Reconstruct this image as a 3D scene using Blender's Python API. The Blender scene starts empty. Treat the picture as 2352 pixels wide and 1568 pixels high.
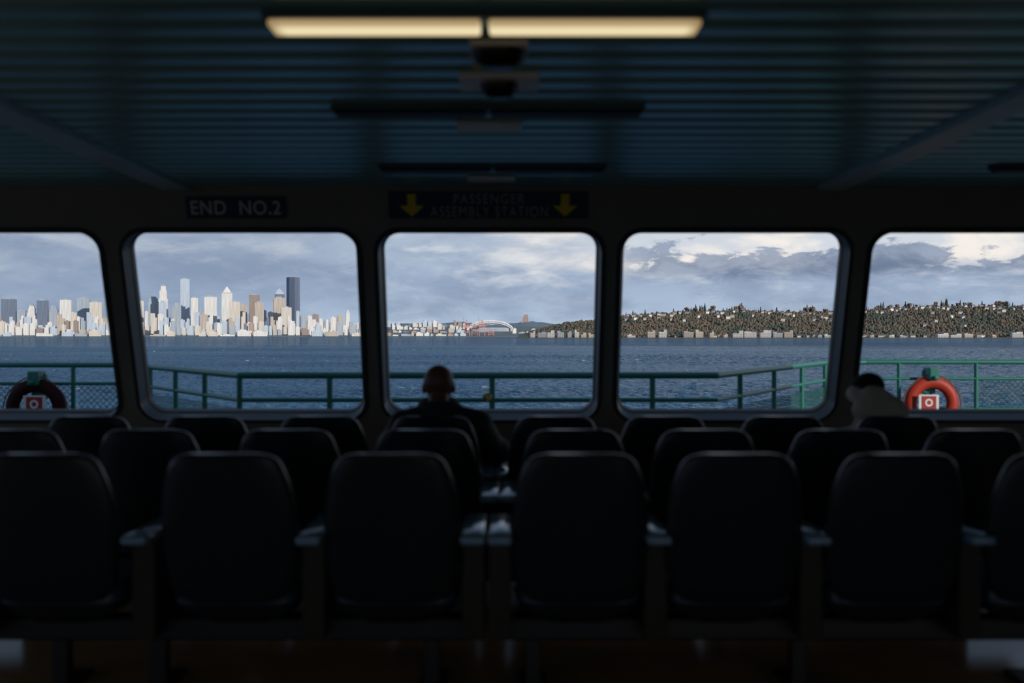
import bpy, bmesh, math, random
import numpy as np
from mathutils import Vector, Matrix
random.seed(11)
rng = np.random.default_rng(5)
S = bpy.context.scene; COL = S.collection
F = 2287.0; CX = 1176.0; HY = 768.0; CZ = 1.38
PI = math.pi
def PX(px, d): return (px - CX) * d / F
def PZ(py, d): return CZ + (HY - py) * d / F
def lin(r, g, b):
    f = lambda c: (c/255/12.92) if c <= 10.3 else (((c/255)+.055)/1.055)**2.4
    return (f(r), f(g), f(b), 1)

# ------------------------------------------------------------------ node helpers
class NB:
    def __init__(s, nt): s.nt = nt
    def put(s, sock, v):
        if isinstance(v, bpy.types.NodeSocket): s.nt.links.new(v, sock)
        elif v is not None: sock.default_value = v
    def m(s, op, a, b=None, c=None, clamp=False):
        n = s.nt.nodes.new('ShaderNodeMath'); n.operation = op; n.use_clamp = clamp
        s.put(n.inputs[0], a); s.put(n.inputs[1], b); s.put(n.inputs[2], c)
        return n.outputs[0]
    def ss(s, x, lo, hi):
        n = s.nt.nodes.new('ShaderNodeMapRange'); n.interpolation_type = 'SMOOTHSTEP'
        s.put(n.inputs['Value'], x); s.put(n.inputs['From Min'], lo); s.put(n.inputs['From Max'], hi)
        return n.outputs[0]
    def mix(s, f, a, b):
        n = s.nt.nodes.new('ShaderNodeMix'); n.data_type = 'RGBA'
        s.put(n.inputs[0], f); s.put(n.inputs[6], a); s.put(n.inputs[7], b)
        return n.outputs[2]
    def noise(s, vec, scale=1, detail=4, rough=.5, dist=0):
        n = s.nt.nodes.new('ShaderNodeTexNoise')
        s.put(n.inputs['Vector'], vec)
        n.inputs['Scale'].default_value = scale; n.inputs['Detail'].default_value = detail
        n.inputs['Roughness'].default_value = rough; n.inputs['Distortion'].default_value = dist
        return n.outputs[0]
    def xyz(s, x, y, z):
        n = s.nt.nodes.new('ShaderNodeCombineXYZ'); s.put(n.inputs[0], x); s.put(n.inputs[1], y); s.put(n.inputs[2], z)
        return n.outputs[0]
    def sep(s, v):
        n = s.nt.nodes.new('ShaderNodeSeparateXYZ'); s.put(n.inputs[0], v); return n.outputs
    def ramp(s, f, stops):
        n = s.nt.nodes.new('ShaderNodeValToRGB'); s.put(n.inputs[0], f)
        e = n.color_ramp.elements
        while len(e) < len(stops): e.new(.5)
        for k, (p, c) in enumerate(stops): e[k].position = p; e[k].color = c
        return n.outputs[0]

def newmat(name):
    m = bpy.data.materials.new(name); m.use_nodes = True
    nt = m.node_tree; b = nt.nodes['Principled BSDF']
    return m, NB(nt), b
def mat(name, col, rough=.6, metal=0, spec=.5, var=.15, scale=6):
    m, nb, b = newmat(name)
    tc = nb.nt.nodes.new('ShaderNodeTexCoord')
    n = nb.noise(tc.outputs['Object'], scale, 3)
    dark = tuple(c*(1-var) for c in col[:3]) + (1,); lite = tuple(min(1, c*(1+var)) for c in col[:3]) + (1,)
    nb.put(b.inputs['Base Color'], nb.mix(n, dark, lite))
    b.inputs['Roughness'].default_value = rough; b.inputs['Metallic'].default_value = metal
    b.inputs['Specular IOR Level'].default_value = spec
    return m
def facade(name, wall, glass, px=4.5, pz=4.2, fx=.55, fz=.5, rough=.5, k2=.75):
    m, nb, b = newmat(name)
    tc = nb.nt.nodes.new('ShaderNodeTexCoord'); o = nb.sep(tc.outputs['Object'])
    u = nb.m('FRACT', nb.m('DIVIDE', nb.m('ADD', o[0], o[1]), px))
    v = nb.m('FRACT', nb.m('DIVIDE', o[2], pz))
    k = nb.m('MULTIPLY', nb.m('LESS_THAN', u, fx), nb.m('LESS_THAN', v, fz))
    g = nb.nt.nodes.new('ShaderNodeNewGeometry'); nz = nb.sep(g.outputs['True Normal'])[2]
    k = nb.m('MULTIPLY', k, nb.m('LESS_THAN', nz, .5))
    # vertical bays of differing tint
    bay = nb.noise(nb.xyz(nb.m('MULTIPLY', nb.m('ADD', o[0], o[1]), .16), nb.m('MULTIPLY', o[2], .012), 0), 1, 2)
    w2 = nb.mix(nb.ss(bay, .35, .65), tuple(c*.8 for c in wall[:3])+(1,), wall)
    nb.put(b.inputs['Base Color'], nb.mix(nb.m('MULTIPLY', k, k2), w2, glass))
    b.inputs['Roughness'].default_value = rough; b.inputs['Specular IOR Level'].default_value = .4
    return m

# ------------------------------------------------------------------ object helpers
def tag(o, label=None, cat=None, group=None, kind=None):
    if label: o['label'] = label
    if cat: o['category'] = cat
    if group: o['group'] = group
    if kind: o['kind'] = kind
    return o
def thing(name, label, cat, loc=(0, 0, 0), rz=0, group=None):
    o = bpy.data.objects.new(name, None); COL.objects.link(o); o.empty_display_size = .1
    o.location = loc; o.rotation_euler = (0, 0, rz)
    return tag(o, label, cat, group)
def obj(name, bm, m, parent=None, smooth=False):
    if isinstance(bm, bpy.types.Mesh): me = bm
    else:
        me = bpy.data.meshes.new(name); bmesh.ops.recalc_face_normals(bm, faces=bm.faces); bm.to_mesh(me); bm.free()
    for x in (m if isinstance(m, (list, tuple)) else [m]):
        if x and len(me.materials) < 8: me.materials.append(x)
    if smooth:
        for p in me.polygons: p.use_smooth = True
        try: me.set_sharp_from_angle(angle=math.radians(40))
        except Exception: pass
    o = bpy.data.objects.new(name, me); COL.objects.link(o)
    if parent: o.parent = parent
    return o
def copy_tree(o, parent=None):
    c = o.copy(); COL.objects.link(c); c.parent = parent
    for ch in list(o.children): copy_tree(ch, c)
    return c
def box(bm, x0, x1, y0, y1, z0, z1, bev=0, M=None):
    r = bmesh.ops.create_cube(bm, size=1)
    vs = r['verts']
    for v in vs:
        v.co = Vector(((x0+x1)/2 + v.co.x*(x1-x0), (y0+y1)/2 + v.co.y*(y1-y0), (z0+z1)/2 + v.co.z*(z1-z0)))
    if bev:
        es = list({e for v in vs for e in v.link_edges})
        r2 = bmesh.ops.bevel(bm, geom=es, offset=bev, segments=2, affect='EDGES', profile=.5)
        vs = list(set(r2['verts']) | {v for v in vs if v.is_valid})
    if M is not None:
        for v in vs: v.co = M @ v.co
    return vs
def tube(bm, p0, p1, r0, r1=None, seg=10, cap=True):
    p0 = Vector(p0); p1 = Vector(p1); r1 = r0 if r1 is None else r1
    d = p1-p0; L = d.length
    if L < 1e-6: return
    M = Matrix.Translation((p0+p1)/2) @ d.to_track_quat('Z', 'Y').to_matrix().to_4x4()
    bmesh.ops.create_cone(bm, cap_ends=cap, segments=seg, radius1=r0, radius2=r1, depth=L, matrix=M)
def ball(bm, c, r, sc=(1, 1, 1), rot=None, sub=3):
    M = Matrix.Translation(Vector(c)) @ (rot.to_4x4() if rot is not None else Matrix.Identity(4)) @ Matrix.Diagonal((r*sc[0], r*sc[1], r*sc[2], 1))
    bmesh.ops.create_icosphere(bm, subdivisions=sub, radius=1, matrix=M)
def path(bm, pts, r, seg=10):
    for a, b in zip(pts, pts[1:]): tube(bm, a, b, r, seg=seg)
    for p in pts[1:-1]: ball(bm, p, r, sub=2)
def loft(bm, st, n=32, p=4., q=2.5, curve=0.):
    rings = []
    for z, hw, th, yc in st:
        ring = []
        for i in range(n):
            a = 2*PI*i/n; c, s = math.cos(a), math.sin(a)
            x = hw*math.copysign(abs(c)**(2/p), c); y = yc + th*math.copysign(abs(s)**(2/q), s) + curve*(x/.25)**2
            ring.append(bm.verts.new((x, y, z)))
        rings.append(ring)
    for A, B in zip(rings, rings[1:]):
        for i in range(n): bm.faces.new((A[i], A[(i+1) % n], B[(i+1) % n], B[i]))
    bm.faces.new(rings[0][::-1]); bm.faces.new(rings[-1])
def NBM(): return bmesh.new()

# ------------------------------------------------------------------ view
S.view_settings.view_transform = 'Standard'
try: S.view_settings.look = 'None'
except Exception: pass
cam = bpy.data.cameras.new('camera'); co = bpy.data.objects.new('camera', cam); COL.objects.link(co)
cam.sensor_width = 36; cam.lens = 36*F/2352; cam.clip_start = .05; cam.clip_end = 40000
co.location = (0, 0, CZ); co.rotation_euler = (PI/2 - math.atan(16/F), 0, 0)
cam.dof.use_dof = True; cam.dof.focus_distance = 400; cam.dof.aperture_fstop = 1.5
S.camera = co

# ------------------------------------------------------------------ sky
W = bpy.data.worlds.new('sky'); S.world = W; W.use_nodes = True
nt = W.node_tree; nb = NB(nt); bg = nt.nodes['Background']
tc = nt.nodes.new('ShaderNodeTexCoord'); x, y, z = nb.sep(tc.outputs['Generated'])
az = nb.m('ARCTAN2', x, y); el = nb.m('ARCSINE', z)
n1 = nb.noise(nb.xyz(nb.m('MULTIPLY', az, 10), nb.m('MULTIPLY', el, 26), 3.1), 1, 6, .55, .3)
n2 = nb.noise(nb.xyz(nb.m('MULTIPLY', az, 24), nb.m('MULTIPLY', el, 56), 8.7), 1, 7, .6, .4)
n3 = nb.noise(nb.xyz(nb.m('MULTIPLY', az, 13), nb.m('MULTIPLY', el, 42), 1.7), 1, 7, .58, .2)
base = nb.ramp(el, [(0, lin(178, 200, 220)), (.025, lin(172, 191, 214)), (.055, lin(160, 178, 203)), (.10, lin(174, 189, 208)),
                    (.2, lin(116, 146, 178)), (.4, lin(80, 114, 152)), (1, lin(64, 98, 138))])
dk = nb.ss(n1, .38, .66)
c = nb.mix(nb.m('MULTIPLY', dk, .6), base, lin(126, 143, 171))
lt = nb.m('MULTIPLY', nb.ss(n3, .48, .70), nb.ss(el, .02, .06))
c = nb.mix(nb.m('MULTIPLY', lt, .6), c, lin(222, 227, 234))
c = nb.mix(nb.m('MULTIPLY', nb.ss(n2, .5, .72), .22), c, lin(214, 220, 230))
leftd = nb.m('MULTIPLY', nb.ss(az, -.08, -.3), .42)
c = nb.mix(leftd, c, lin(126, 144, 171))
bright = nb.m('MULTIPLY', nb.ss(nb.m('ADD', az, nb.m('MULTIPLY', n3, .3)), .08, .3), nb.ss(nb.m('ADD', el, nb.m('MULTIPLY', n2, .03)), .07, .088))
bright = nb.m('MULTIPLY', bright, nb.ss(el, .3, .12))
c = nb.mix(nb.m('MULTIPLY', bright, .95), c, nb.mix(nb.ss(n1, .4, .6), lin(248, 241, 233), lin(210, 217, 226)))
top = nb.m('ADD', .012, nb.m('ADD', nb.m('MULTIPLY', n2, .07), nb.m('MULTIPLY', n1, .066)))
D = nb.m('MULTIPLY', nb.ss(nb.m('SUBTRACT', top, el), -.001, .007), nb.ss(nb.m('SUBTRACT', el, nb.m('MULTIPLY', n3, .02)), .038, .052))
D = nb.m('MULTIPLY', D, nb.ss(nb.m('ADD', az, nb.m('MULTIPLY', n2, .1)), .13, .2))
c = nb.mix(nb.m('MULTIPLY', D, .85), c, nb.mix(nb.ss(n2, .35, .65), lin(102, 119, 148), lin(142, 157, 182)))
nb.put(bg.inputs['Color'], c); bg.inputs['Strength'].default_value = 1.0

sun = bpy.data.lights.new('sun', 'SUN'); so = bpy.data.objects.new('sun', sun); COL.objects.link(so)
sun.energy = 3.3; sun.color = (1, .91, .79); sun.angle = .009
SA, SE = math.radians(46), math.radians(17)
ts = Vector((math.sin(SA)*math.cos(SE), -math.cos(SA)*math.cos(SE), math.sin(SE)))
so.rotation_euler = (-ts).to_track_quat('-Z', 'Y').to_euler(); so.location = (30, -30, 30)

# ------------------------------------------------------------------ materials
M_wall = mat('painted_bulkhead', lin(120, 118, 112), .5, spec=.3)
M_ceil = mat('ceiling_metal', lin(146, 202, 212), .29, metal=.5, spec=.7, var=.05, scale=2)
M_trim = mat('ceiling_trim', lin(185, 212, 225), .4, metal=.2, spec=.5)
M_floor = mat('deck_tile', lin(186, 142, 102), .2, spec=.5, scale=3, var=.3)
M_frame = mat('window_frame_metal', lin(60, 68, 74), .35, metal=.5)
M_gasket = mat('window_gasket', lin(20, 22, 26), .5)
M_shell = mat('seat_shell', lin(27, 36, 44), .32, spec=.5)
M_vinyl = mat('seat_vinyl', lin(50, 66, 82), .28, spec=.6)
M_pad = mat('armrest_pad', lin(116, 146, 174), .14, spec=.9)
M_post = mat('armrest_panel', lin(54, 48, 40), .5, spec=.3)
M_steel = mat('black_steel', lin(26, 27, 29), .4)
M_house = mat('fixture_housing', lin(64, 84, 94), .5)
M_lensoff = mat('fixture_lens_off', lin(12, 13, 14), .5, spec=.2)
M_lenson, nb, bs = newmat('fixture_lens_lit')
tc = nb.nt.nodes.new('ShaderNodeTexCoord'); o3 = nb.sep(tc.outputs['Object'])
g = nb.m('MULTIPLY', nb.ss(nb.m('ABSOLUTE', o3[1]), .07, .03), nb.ss(nb.m('ABSOLUTE', o3[0]), .68, .62))
nb.put(bs.inputs['Emission Color'], nb.mix(g, lin(206, 172, 116), lin(250, 232, 186)))
nb.put(bs.inputs['Emission Strength'], nb.m('ADD', .48, nb.m('MULTIPLY', g, .42)))
bs.inputs['Base Color'].default_value = lin(230, 215, 180)
M_plate = mat('pale_plate', lin(225, 232, 236), .4)
M_liner = mat('pale_liner', lin(70, 80, 88), .45, spec=.3)
M_dome = mat('dark_dome', lin(12, 12, 14), .25)
M_yellow = mat('yellow_paint', lin(214, 190, 24), .5)
M_cord = mat('yellow_rope', lin(150, 136, 60), .8)
M_sign = mat('sign_board', lin(14, 46, 70), .5)
M_letter = mat('sign_letters', lin(186, 194, 192), .5)
M_letter2 = mat('sign_letters_darker', lin(142, 150, 148), .5)  # darker grey for the assembly sign's lettering
M_green = mat('rail_green', lin(22, 104, 92), .4)
M_net = mat('net_green', lin(20, 88, 76), .6)
M_ring = mat('ring_orange', lin(160, 48, 30), .5, spec=.3)
M_ring_shade = mat('ring_shaded_red', lin(46, 14, 16), .6, spec=.15)  # left ring: the ship's shade is put into this darker red
M_rope = mat('rope_white', lin(100, 74, 66), .8)
M_white = mat('white_card', lin(205, 205, 203), .5)
M_red = mat('red_card', lin(150, 22, 32), .5)
M_deck = mat('outer_deck_paint', lin(70, 90, 88), .7)
M_super = mat('white_hull_paint', lin(215, 218, 218), .5)
M_skin = mat('skin', lin(98, 66, 55), .5, var=.08, scale=20)
M_jacket = mat('dark_jacket', lin(24, 29, 38), .75, var=.3, scale=14)
M_trouser = mat('dark_trousers', lin(28, 28, 32), .85)
M_coat = mat('beige_coat', lin(182, 172, 156), .85, var=.3, scale=12)
M_knit = mat('black_knit', lin(16, 16, 20), .95, scale=40)
M_shoe = mat('shoe_leather', lin(20, 18, 17), .4)

# ------------------------------------------------------------------ cabin shell
TT = math.atan(.3); CT, ST = math.cos(TT), math.sin(TT)
def Yw(z): return 6.8 + (2.073 - z)*.3
WM = Matrix(((1, 0, 0, 0), (0, -ST, -CT, Yw(0)), (0, CT, -ST, 0), (0, 0, 0, 1)))   # local u, v, n (n faces the room)
ZC = 2.38; HWID = 8.4
V_bot, V_top = .798/CT, 2.052/CT; V_ceil = (ZC+.04)/CT
wins = [(-3.605, 1.50), (-1.862, 1.55), (-.152, 1.475), (1.533, 1.505), (3.255, 1.52)]
wins = [(-7.03, 1.5), (-5.32, 1.5)] + wins + [(4.96, 1.5), (6.67, 1.5)]
CR = .115
def rrect(uc, w, v0, v1, r, o=0, m=8):
    pts = []
    hu = w/2+o; a0, a1 = v0-o, v1+o; r = r+o
    for k, (cu, cv) in enumerate(((uc+hu-r, a1-r), (uc-hu+r, a1-r), (uc-hu+r, a0+r), (uc+hu-r, a0+r))):
        for j in range(m+1):
            a = PI/2*k + PI/2*j/m
            pts.append((cu+r*math.cos(a), cv+r*math.sin(a)))
    return pts
def cellpts(U0, U1, V0, V1, hole, m=8):
    out = []
    cor = [(U1, V1), (U0, V1), (U0, V0), (U1, V0)]
    for k in range(4):
        arc = hole[k*(m+1):(k+1)*(m+1)]
        s, e = arc[0], arc[-1]; c = cor[k]
        if k in (0, 2): sp, ep = (c[0], s[1]), (e[0], c[1])
        else: sp, ep = (s[0], c[1]), (c[0], e[1])
        for j in range(m+1):
            t = j/(m/2)
            out.append((sp[0]+(c[0]-sp[0])*t, sp[1]+(c[1]-sp[1])*t) if t <= 1 else (c[0]+(ep[0]-c[0])*(t-1), c[1]+(ep[1]-c[1])*(t-1)))
    return out
TH = .13
bm = NBM()
def lv(u, v, n): return bm.verts.new(WM @ Vector((u, v, n)))
edges = [-HWID] + [((a[0]+a[1]/2)+(b[0]-b[1]/2))/2 for a, b in zip(wins, wins[1:])] + [HWID]
Vc0, Vc1 = V_bot-.08, V_top+.08
for i, (uc, w) in enumerate(wins):
    for n, o in ((0, .03), (-TH, 0)):
        h = rrect(uc, w, V_bot, V_top, CR, o); c = cellpts(edges[i], edges[i+1], Vc0, Vc1, h)
        hv = [lv(a, b, n) for a, b in h]; cv = [lv(a, b, n) for a, b in c]
        for k in range(len(h)):
            k2 = (k+1) % len(h)
            try: bm.faces.new((hv[k], hv[k2], cv[k2], cv[k]))
            except Exception: pass
        if n == 0: h0 = hv
        else:
            for k in range(len(h)):
                k2 = (k+1) % len(h); bm.faces.new((h0[k], h0[k2], hv[k2], hv[k]))
for a, b in ((-.05, Vc0), (Vc1, V_ceil)):
    for n in (0, -TH):
        bm.faces.new([lv(-HWID, a, n), lv(HWID, a, n), lv(HWID, b, n), lv(-HWID, b, n)])
tag(obj('wall_front', bm, M_wall), kind='structure')
def sweep(profile, uc, w):
    b = NBM(); rings = []
    for o, n in profile: rings.append([b.verts.new(WM @ Vector((p[0], p[1], n))) for p in rrect(uc, w, V_bot, V_top, CR, o)])
    R = len(rings); L = len(rings[0])
    for r in range(R):
        A, B = rings[r], rings[(r+1) % R]
        for k in range(L): b.faces.new((A[k], A[(k+1) % L], B[(k+1) % L], B[k]))
    return b
for i, (uc, w) in enumerate(wins):
    f = obj('window_%d' % (i+1), sweep([(.028, .018), (.055, .02), (.06, .0), (.03, -.004), (.026, -.02)], uc, w), M_frame, smooth=True)
    tag(f, kind='structure')
    obj('gasket', sweep([(.004, -.085), (.03, -.085), (.03, -.12), (.004, -.12)], uc, w), M_gasket, f)
    obj('inner_liner', sweep([(.029, .0), (.026, 0), (.012, -.08), (.02, -.08)], uc, w), M_liner, f)
bm = NBM(); box(bm, -HWID, HWID, -6, 7.5, -.1, 0); tag(obj('floor', bm, M_floor), kind='structure')
bm = NBM()
pts = []; yy = -6.0; P = .18
while yy < 6.70:
    pts += [(yy, .012), (yy+.01, .012), (yy+.016, .003), (yy+P*.3, -.0045), (yy+P*.5, -.006), (yy+P*.75, -.0045), (yy+P-.006, .003)]; yy += P
A = [bm.verts.new((-HWID, a, ZC+b)) for a, b in pts]; B = [bm.verts.new((HWID, a, ZC+b)) for a, b in pts]
for k in range(len(pts)-1): bm.faces.new((A[k], A[k+1], B[k+1], B[k]))
tag(obj('ceiling', bm, M_ceil, smooth=False), kind='structure')
bm = NBM(); box(bm, -HWID-.2, HWID+.2, -6.2, 6.9, ZC+.06, 7.5); tag(obj('wall_upper_deck', bm, M_super), kind='structure')
bm = NBM(); box(bm, HWID, HWID+.15, -6, 7.4, -.1, ZC+.08); tag(obj('wall_right', bm, M_wall), kind='structure')
# unseen left and rear walls; window bands opened to let fill daylight in
bm = NBM(); box(bm, -HWID-.15, -HWID, -6, 7.4, -.1, .7); box(bm, -HWID-.15, -HWID, -6, 7.4, 2.15, ZC+.08)
for k in range(8): box(bm, -HWID-.15, -HWID, -6+k*1.86, -5.8+k*1.86, .7, 2.15)
tag(obj('wall_left', bm, M_wall), kind='structure')
bm = NBM(); box(bm, -HWID-.15, HWID+.15, -6.15, -6, -.1, .6); box(bm, -HWID-.15, HWID+.15, -6.15, -6, 2.2, ZC+.08)
for k in range(10): box(bm, -HWID-.15+k*1.83, -HWID+.05+k*1.83, -6.15, -6, .6, 2.2)
tag(obj('wall_back', bm, M_wall), kind='structure')
for k, (a, b) in enumerate(((-2.34, -2.16), (2.05, 2.23))):
    bm = NBM(); box(bm, a, b, -6, 6.69, ZC-.035, ZC+.03, .006); tag(obj('trim_%d' % (k+1), bm, M_trim), kind='structure')
bm = NBM()
poly = [(-9, 7.0), (9, 7.0), (9, 14.3), (5.0, 14.3), (4.5, 14.1), (2.05, 9.7), (-2.7, 9.7), (-5.0, 12.9), (-9, 12.9)]
lo = [bm.verts.new((a, b, -.3)) for a, b in poly]; hi = [bm.verts.new((a, b, -.08)) for a, b in poly]
bm.faces.new(hi); bm.faces.new(lo[::-1])
for k in range(len(poly)): bm.faces.new((lo[k], lo[(k+1) % len(poly)], hi[(k+1) % len(poly)], hi[k]))
tag(obj('floor_outer_deck', bm, M_deck), kind='structure')

# ------------------------------------------------------------------ ceiling lights and devices
def light(x, y, L, lit, label):
    t = thing('ceiling_light', label, 'ceiling light', (x, y, ZC-.005), group=None if lit else 'unlit ceiling lights')
    hw, dp, lw = (.078, .024, .058) if lit else (.062, .02, .052)
    b = NBM(); box(b, -L/2, L/2, -hw, hw, -dp, 0, .006); obj('housing', b, M_house, t)
    for s in (-1, 1):
        b = NBM(); x0, x1 = (.014, L/2-.015) if s > 0 else (-L/2+.015, -.014)
        box(b, x0, x1, -lw, lw, -dp-(.02 if lit else .012), -dp+.002, .008 if lit else .004); obj('lens', b, M_lenson if lit else M_lensoff, t)
light(-.085, 3.13, 1.37, True, 'glowing warm ceiling light with two lens panels nearest the camera')
light(-.105, 4.38, 1.37, False, 'unlit ceiling light just beyond the dark dome')
light(-.115, 5.88, 1.34, False, 'unlit ceiling light above the passenger assembly sign')
light(3.50, 5.88, 1.34, False, 'unlit ceiling light at the right edge of the ceiling')
def speaker(x, y, w, d, r, label, yel=False):
    t = thing('ceiling_speaker', label, 'ceiling speaker', (x, y, ZC-.003))
    b = NBM(); box(b, -w/2, w/2, -d/2, d/2, -.022, 0, .006); obj('plate', b, M_plate, t)
    if r:
        b = NBM(); loft(b, [(-.075, r*.3, r*.3, 0), (-.07, r*.65, r*.65, 0), (-.05, r*.92, r*.92, 0), (-.022, r, r, 0)], 24, 2, 2); obj('dome', b, M_dome, t, True)
    if yel:
        b = NBM(); box(b, -w*.45, -w*.2, d/2-.01, d/2+.02, -.05, -.018, .004); obj('yellow_tag', b, M_yellow, t)
speaker(-.05, 3.90, .31, .22, .075, 'pale plate with dark dome in front of the nearest unlit ceiling light')
speaker(-.045, 3.46, .2, .2, .095, 'dark round ceiling device just beyond the glowing light', True)
speaker(-.105, 4.75, .31, .18, 0, 'flat pale ceiling plate just beyond the nearer unlit light')
speaker(-.13, 6.32, .3, .14, 0, 'flat pale ceiling plate nearest the windows')

# ------------------------------------------------------------------ signs
def text_mesh(s, size, off=0, sp=1.0, ext=.002):
    cu = bpy.data.curves.new('t', 'FONT'); cu.body = s; cu.size = size; cu.align_x = 'CENTER'; cu.align_y = 'CENTER'
    cu.offset = off; cu.space_character = sp; cu.extrude = ext
    o = bpy.data.objects.new('t', cu); COL.objects.link(o)
    me = bpy.data.meshes.new_from_object(o.evaluated_get(bpy.context.evaluated_depsgraph_get()))
    bpy.data.objects.remove(o); return me
def letters(s, w, h, loc, parent, off, sp, ml):
    """each character of the line is a mesh of its own on the board"""
    me = text_mesh(s, .1, off, sp)
    n = len(me.vertices); a = np.empty(n*3); me.vertices.foreach_get('co', a); a = a.reshape(-1, 3)
    lo_, hi_ = a.min(0), a.max(0); a[:, :2] = (a[:, :2]-(lo_+hi_)[:2]/2) * np.array([w, h])/(hi_-lo_)[:2]
    me.vertices.foreach_set('co', a.ravel()); me.update()
    b = NBM(); b.from_mesh(me); bmesh.ops.remove_doubles(b, verts=b.verts, dist=1e-7)
    seen = set(); b.verts.index_update()
    for v in list(b.verts):
        if v in seen: continue
        isl = [v]; seen.add(v); st = [v]
        while st:
            q = st.pop()
            for e in q.link_edges:
                u = e.other_vert(q)
                if u not in seen: seen.add(u); isl.append(u); st.append(u)
        nb_ = NBM(); mp = {u: nb_.verts.new(u.co) for u in isl}
        for f in {f for u in isl for f in u.link_faces}: nb_.faces.new([mp[u] for u in f.verts])
        o = obj('letter', nb_, ml, parent); o.location = loc
    b.free(); bpy.data.meshes.remove(me)
def sign(name, px0, px1, py0, py1, label):
    d = Yw(PZ((py0+py1)/2, 6.7))
    u0, u1 = PX(px0, d), PX(px1, d); z0, z1 = PZ(py1, d), PZ(py0, d)
    t = thing(name, label, 'sign'); v = (z0+z1)/2/CT
    t.matrix_world = WM @ Matrix.Translation(((u0+u1)/2, v, .002))
    w, h = u1-u0, (z1-z0)/CT
    b = NBM(); box(b, -w/2, w/2, -h/2, h/2, 0, .015, .003); obj('board', b, M_sign, t)
    return t, w, h
t, w, h = sign('deck_end_sign', 430, 658, 452, 500, 'dark board reading END NO.2 above the second window from left')
letters('END  NO.2', w*.9, h*.64, (0, 0, .017), t, .001, 1.1, M_letter)
t, w, h = sign('assembly_sign', 894, 1350, 441, 500, 'dark board reading PASSENGER ASSEMBLY STATION with yellow arrows above centre window')
letters('PASSENGER', w*.355, h*.37, (.005, h*.24, .017), t, 0, 1.2, M_letter2)
letters('ASSEMBLY STATION', w*.59, h*.39, (.005, -h*.24, .017), t, 0, 1.2, M_letter2)
for s in (-1, 1):
    b = NBM(); k = h*.42; ww = w*.062
    P2 = [(-ww*.35, k), (ww*.35, k), (ww*.35, -k*.05), (ww, -k*.05), (0, -k), (-ww, -k*.05), (-ww*.35, -k*.05)]
    A = [b.verts.new((p[0], p[1], 0)) for p in P2]; f = b.faces.new(A)
    e = bmesh.ops.extrude_face_region(b, geom=[f])
    for v in e['geom']:
        if isinstance(v, bmesh.types.BMVert): v.co.z += .003
    o = obj('arrow', b, M_yellow, t); o.location = (s*w*.385, 0, .015)

# ------------------------------------------------------------------ seats
def yc(z): return .035 + (.95-z)*.17
prof = [(.385, .15), (.395, .19), (.418, .215), (.452, .234), (.52, .246), (.594, .252), (.67, .253), (.74, .249), (.80, .239), (.853, .225), (.893, .21), (.918, .197), (.934, .18), (.944, .16), (.95, .125)]
def seat():
    t = thing('ferry_seat', '', 'seat')
    b = NBM(); loft(b, [(z, w, .035 if .395 < z < .935 else .022, yc(z)) for z, w in prof], 36, 5, 2.6, .03); obj('backrest_shell', b, M_shell, t, True)
    b = NBM(); loft(b, [(.42+(z-.375)*.87, w*.9, .03 if .396 < z < .94 else .014, yc(.42+(z-.375)*.87)+.05) for z, w in prof], 36, 5, 2.6, .03); obj('backrest_cushion', b, M_vinyl, t, True)
    b = NBM(); loft(b, [(.365, .22, .215, .37), (.375, .238, .232, .37), (.43, .24, .234, .37), (.447, .232, .226, .37), (.455, .2, .195, .37)], 36, 6, 6); obj('seat_cushion', b, M_vinyl, t, True)
    b = NBM(); loft(b, [(.285, .12, .1, .32), (.31, .16, .14, .33), (.335, .22, .2, .36), (.366, .23, .22, .37)], 32, 6, 6); obj('seat_pan', b, M_shell, t, True)
    return t
proto = seat(); used = False
rows = [(3.56, 'nearest row', [-.441, -1.041, -1.705], [.252, .819, 1.411, 2.005]),
        (4.47, 'middle row', [-.40, -1.02, -1.655, -2.27], [.284, .881, 1.495, 2.105]),
        (5.21, 'front row nearest the windows', [-.42, -1.012, -1.625, -2.24], [.23, .81, 1.435, 2.04])]
ords = ['first', 'second', 'third', 'fourth']
for ri, (Y, rn, Lx, Rx) in enumerate(rows):
    for side, xs in (('left', Lx), ('right', Rx)):
        for k, x in enumerate(xs):
            if used: o = copy_tree(proto)
            else: o = proto; used = True
            o.location = (x, Y, 0)
            tag(o, 'dark high-backed seat in the %s, %s %s of the central gap' % (rn, ords[k], side), 'seat', 'dark cabin seats in the %s' % rn)
        o = thing('seat_bench_frame', 'black bench frame with armrests under the %s seats of the %s' % (side, rn.replace(' nearest the windows', '')), 'bench frame', (0, Y, 0), group='bench frames under the seats')
        sg = -1 if side == 'left' else 1
        lo_, hi_ = min(xs)-.3, max(xs)+.3
        b = NBM(); box(b, lo_, hi_, .27, .37, .2, .286, .01); obj('beam', b, M_steel, o)
        for lx in ([xs[0]+.13 if side == 'left' else xs[0]-.17, (xs[1]+xs[2])/2, xs[-1]+sg*.05]):
            b = NBM(); box(b, lx-.03, lx+.03, .29, .35, .015, .2, .006); l = obj('leg', b, M_steel, o)
            b = NBM(); box(b, lx-.05, lx+.05, .14, .5, 0, .018, .005); obj('foot_plate', b, M_steel, l)
        ax = [xs[0]-sg*.297] + [(a+c_)/2 for a, c_ in zip(xs, xs[1:])] + [xs[-1]+sg*.30]
        for a in ax:
            b = NBM(); box(b, a-.042, a+.042, .14, .46, .24, .615, .006); p = obj('armrest', b, M_post, o)
            b = NBM(); box(b, a-.046, a+.046, .03, .5, .615, .65, .014); obj('arm_pad', b, M_pad, p, True)

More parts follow.
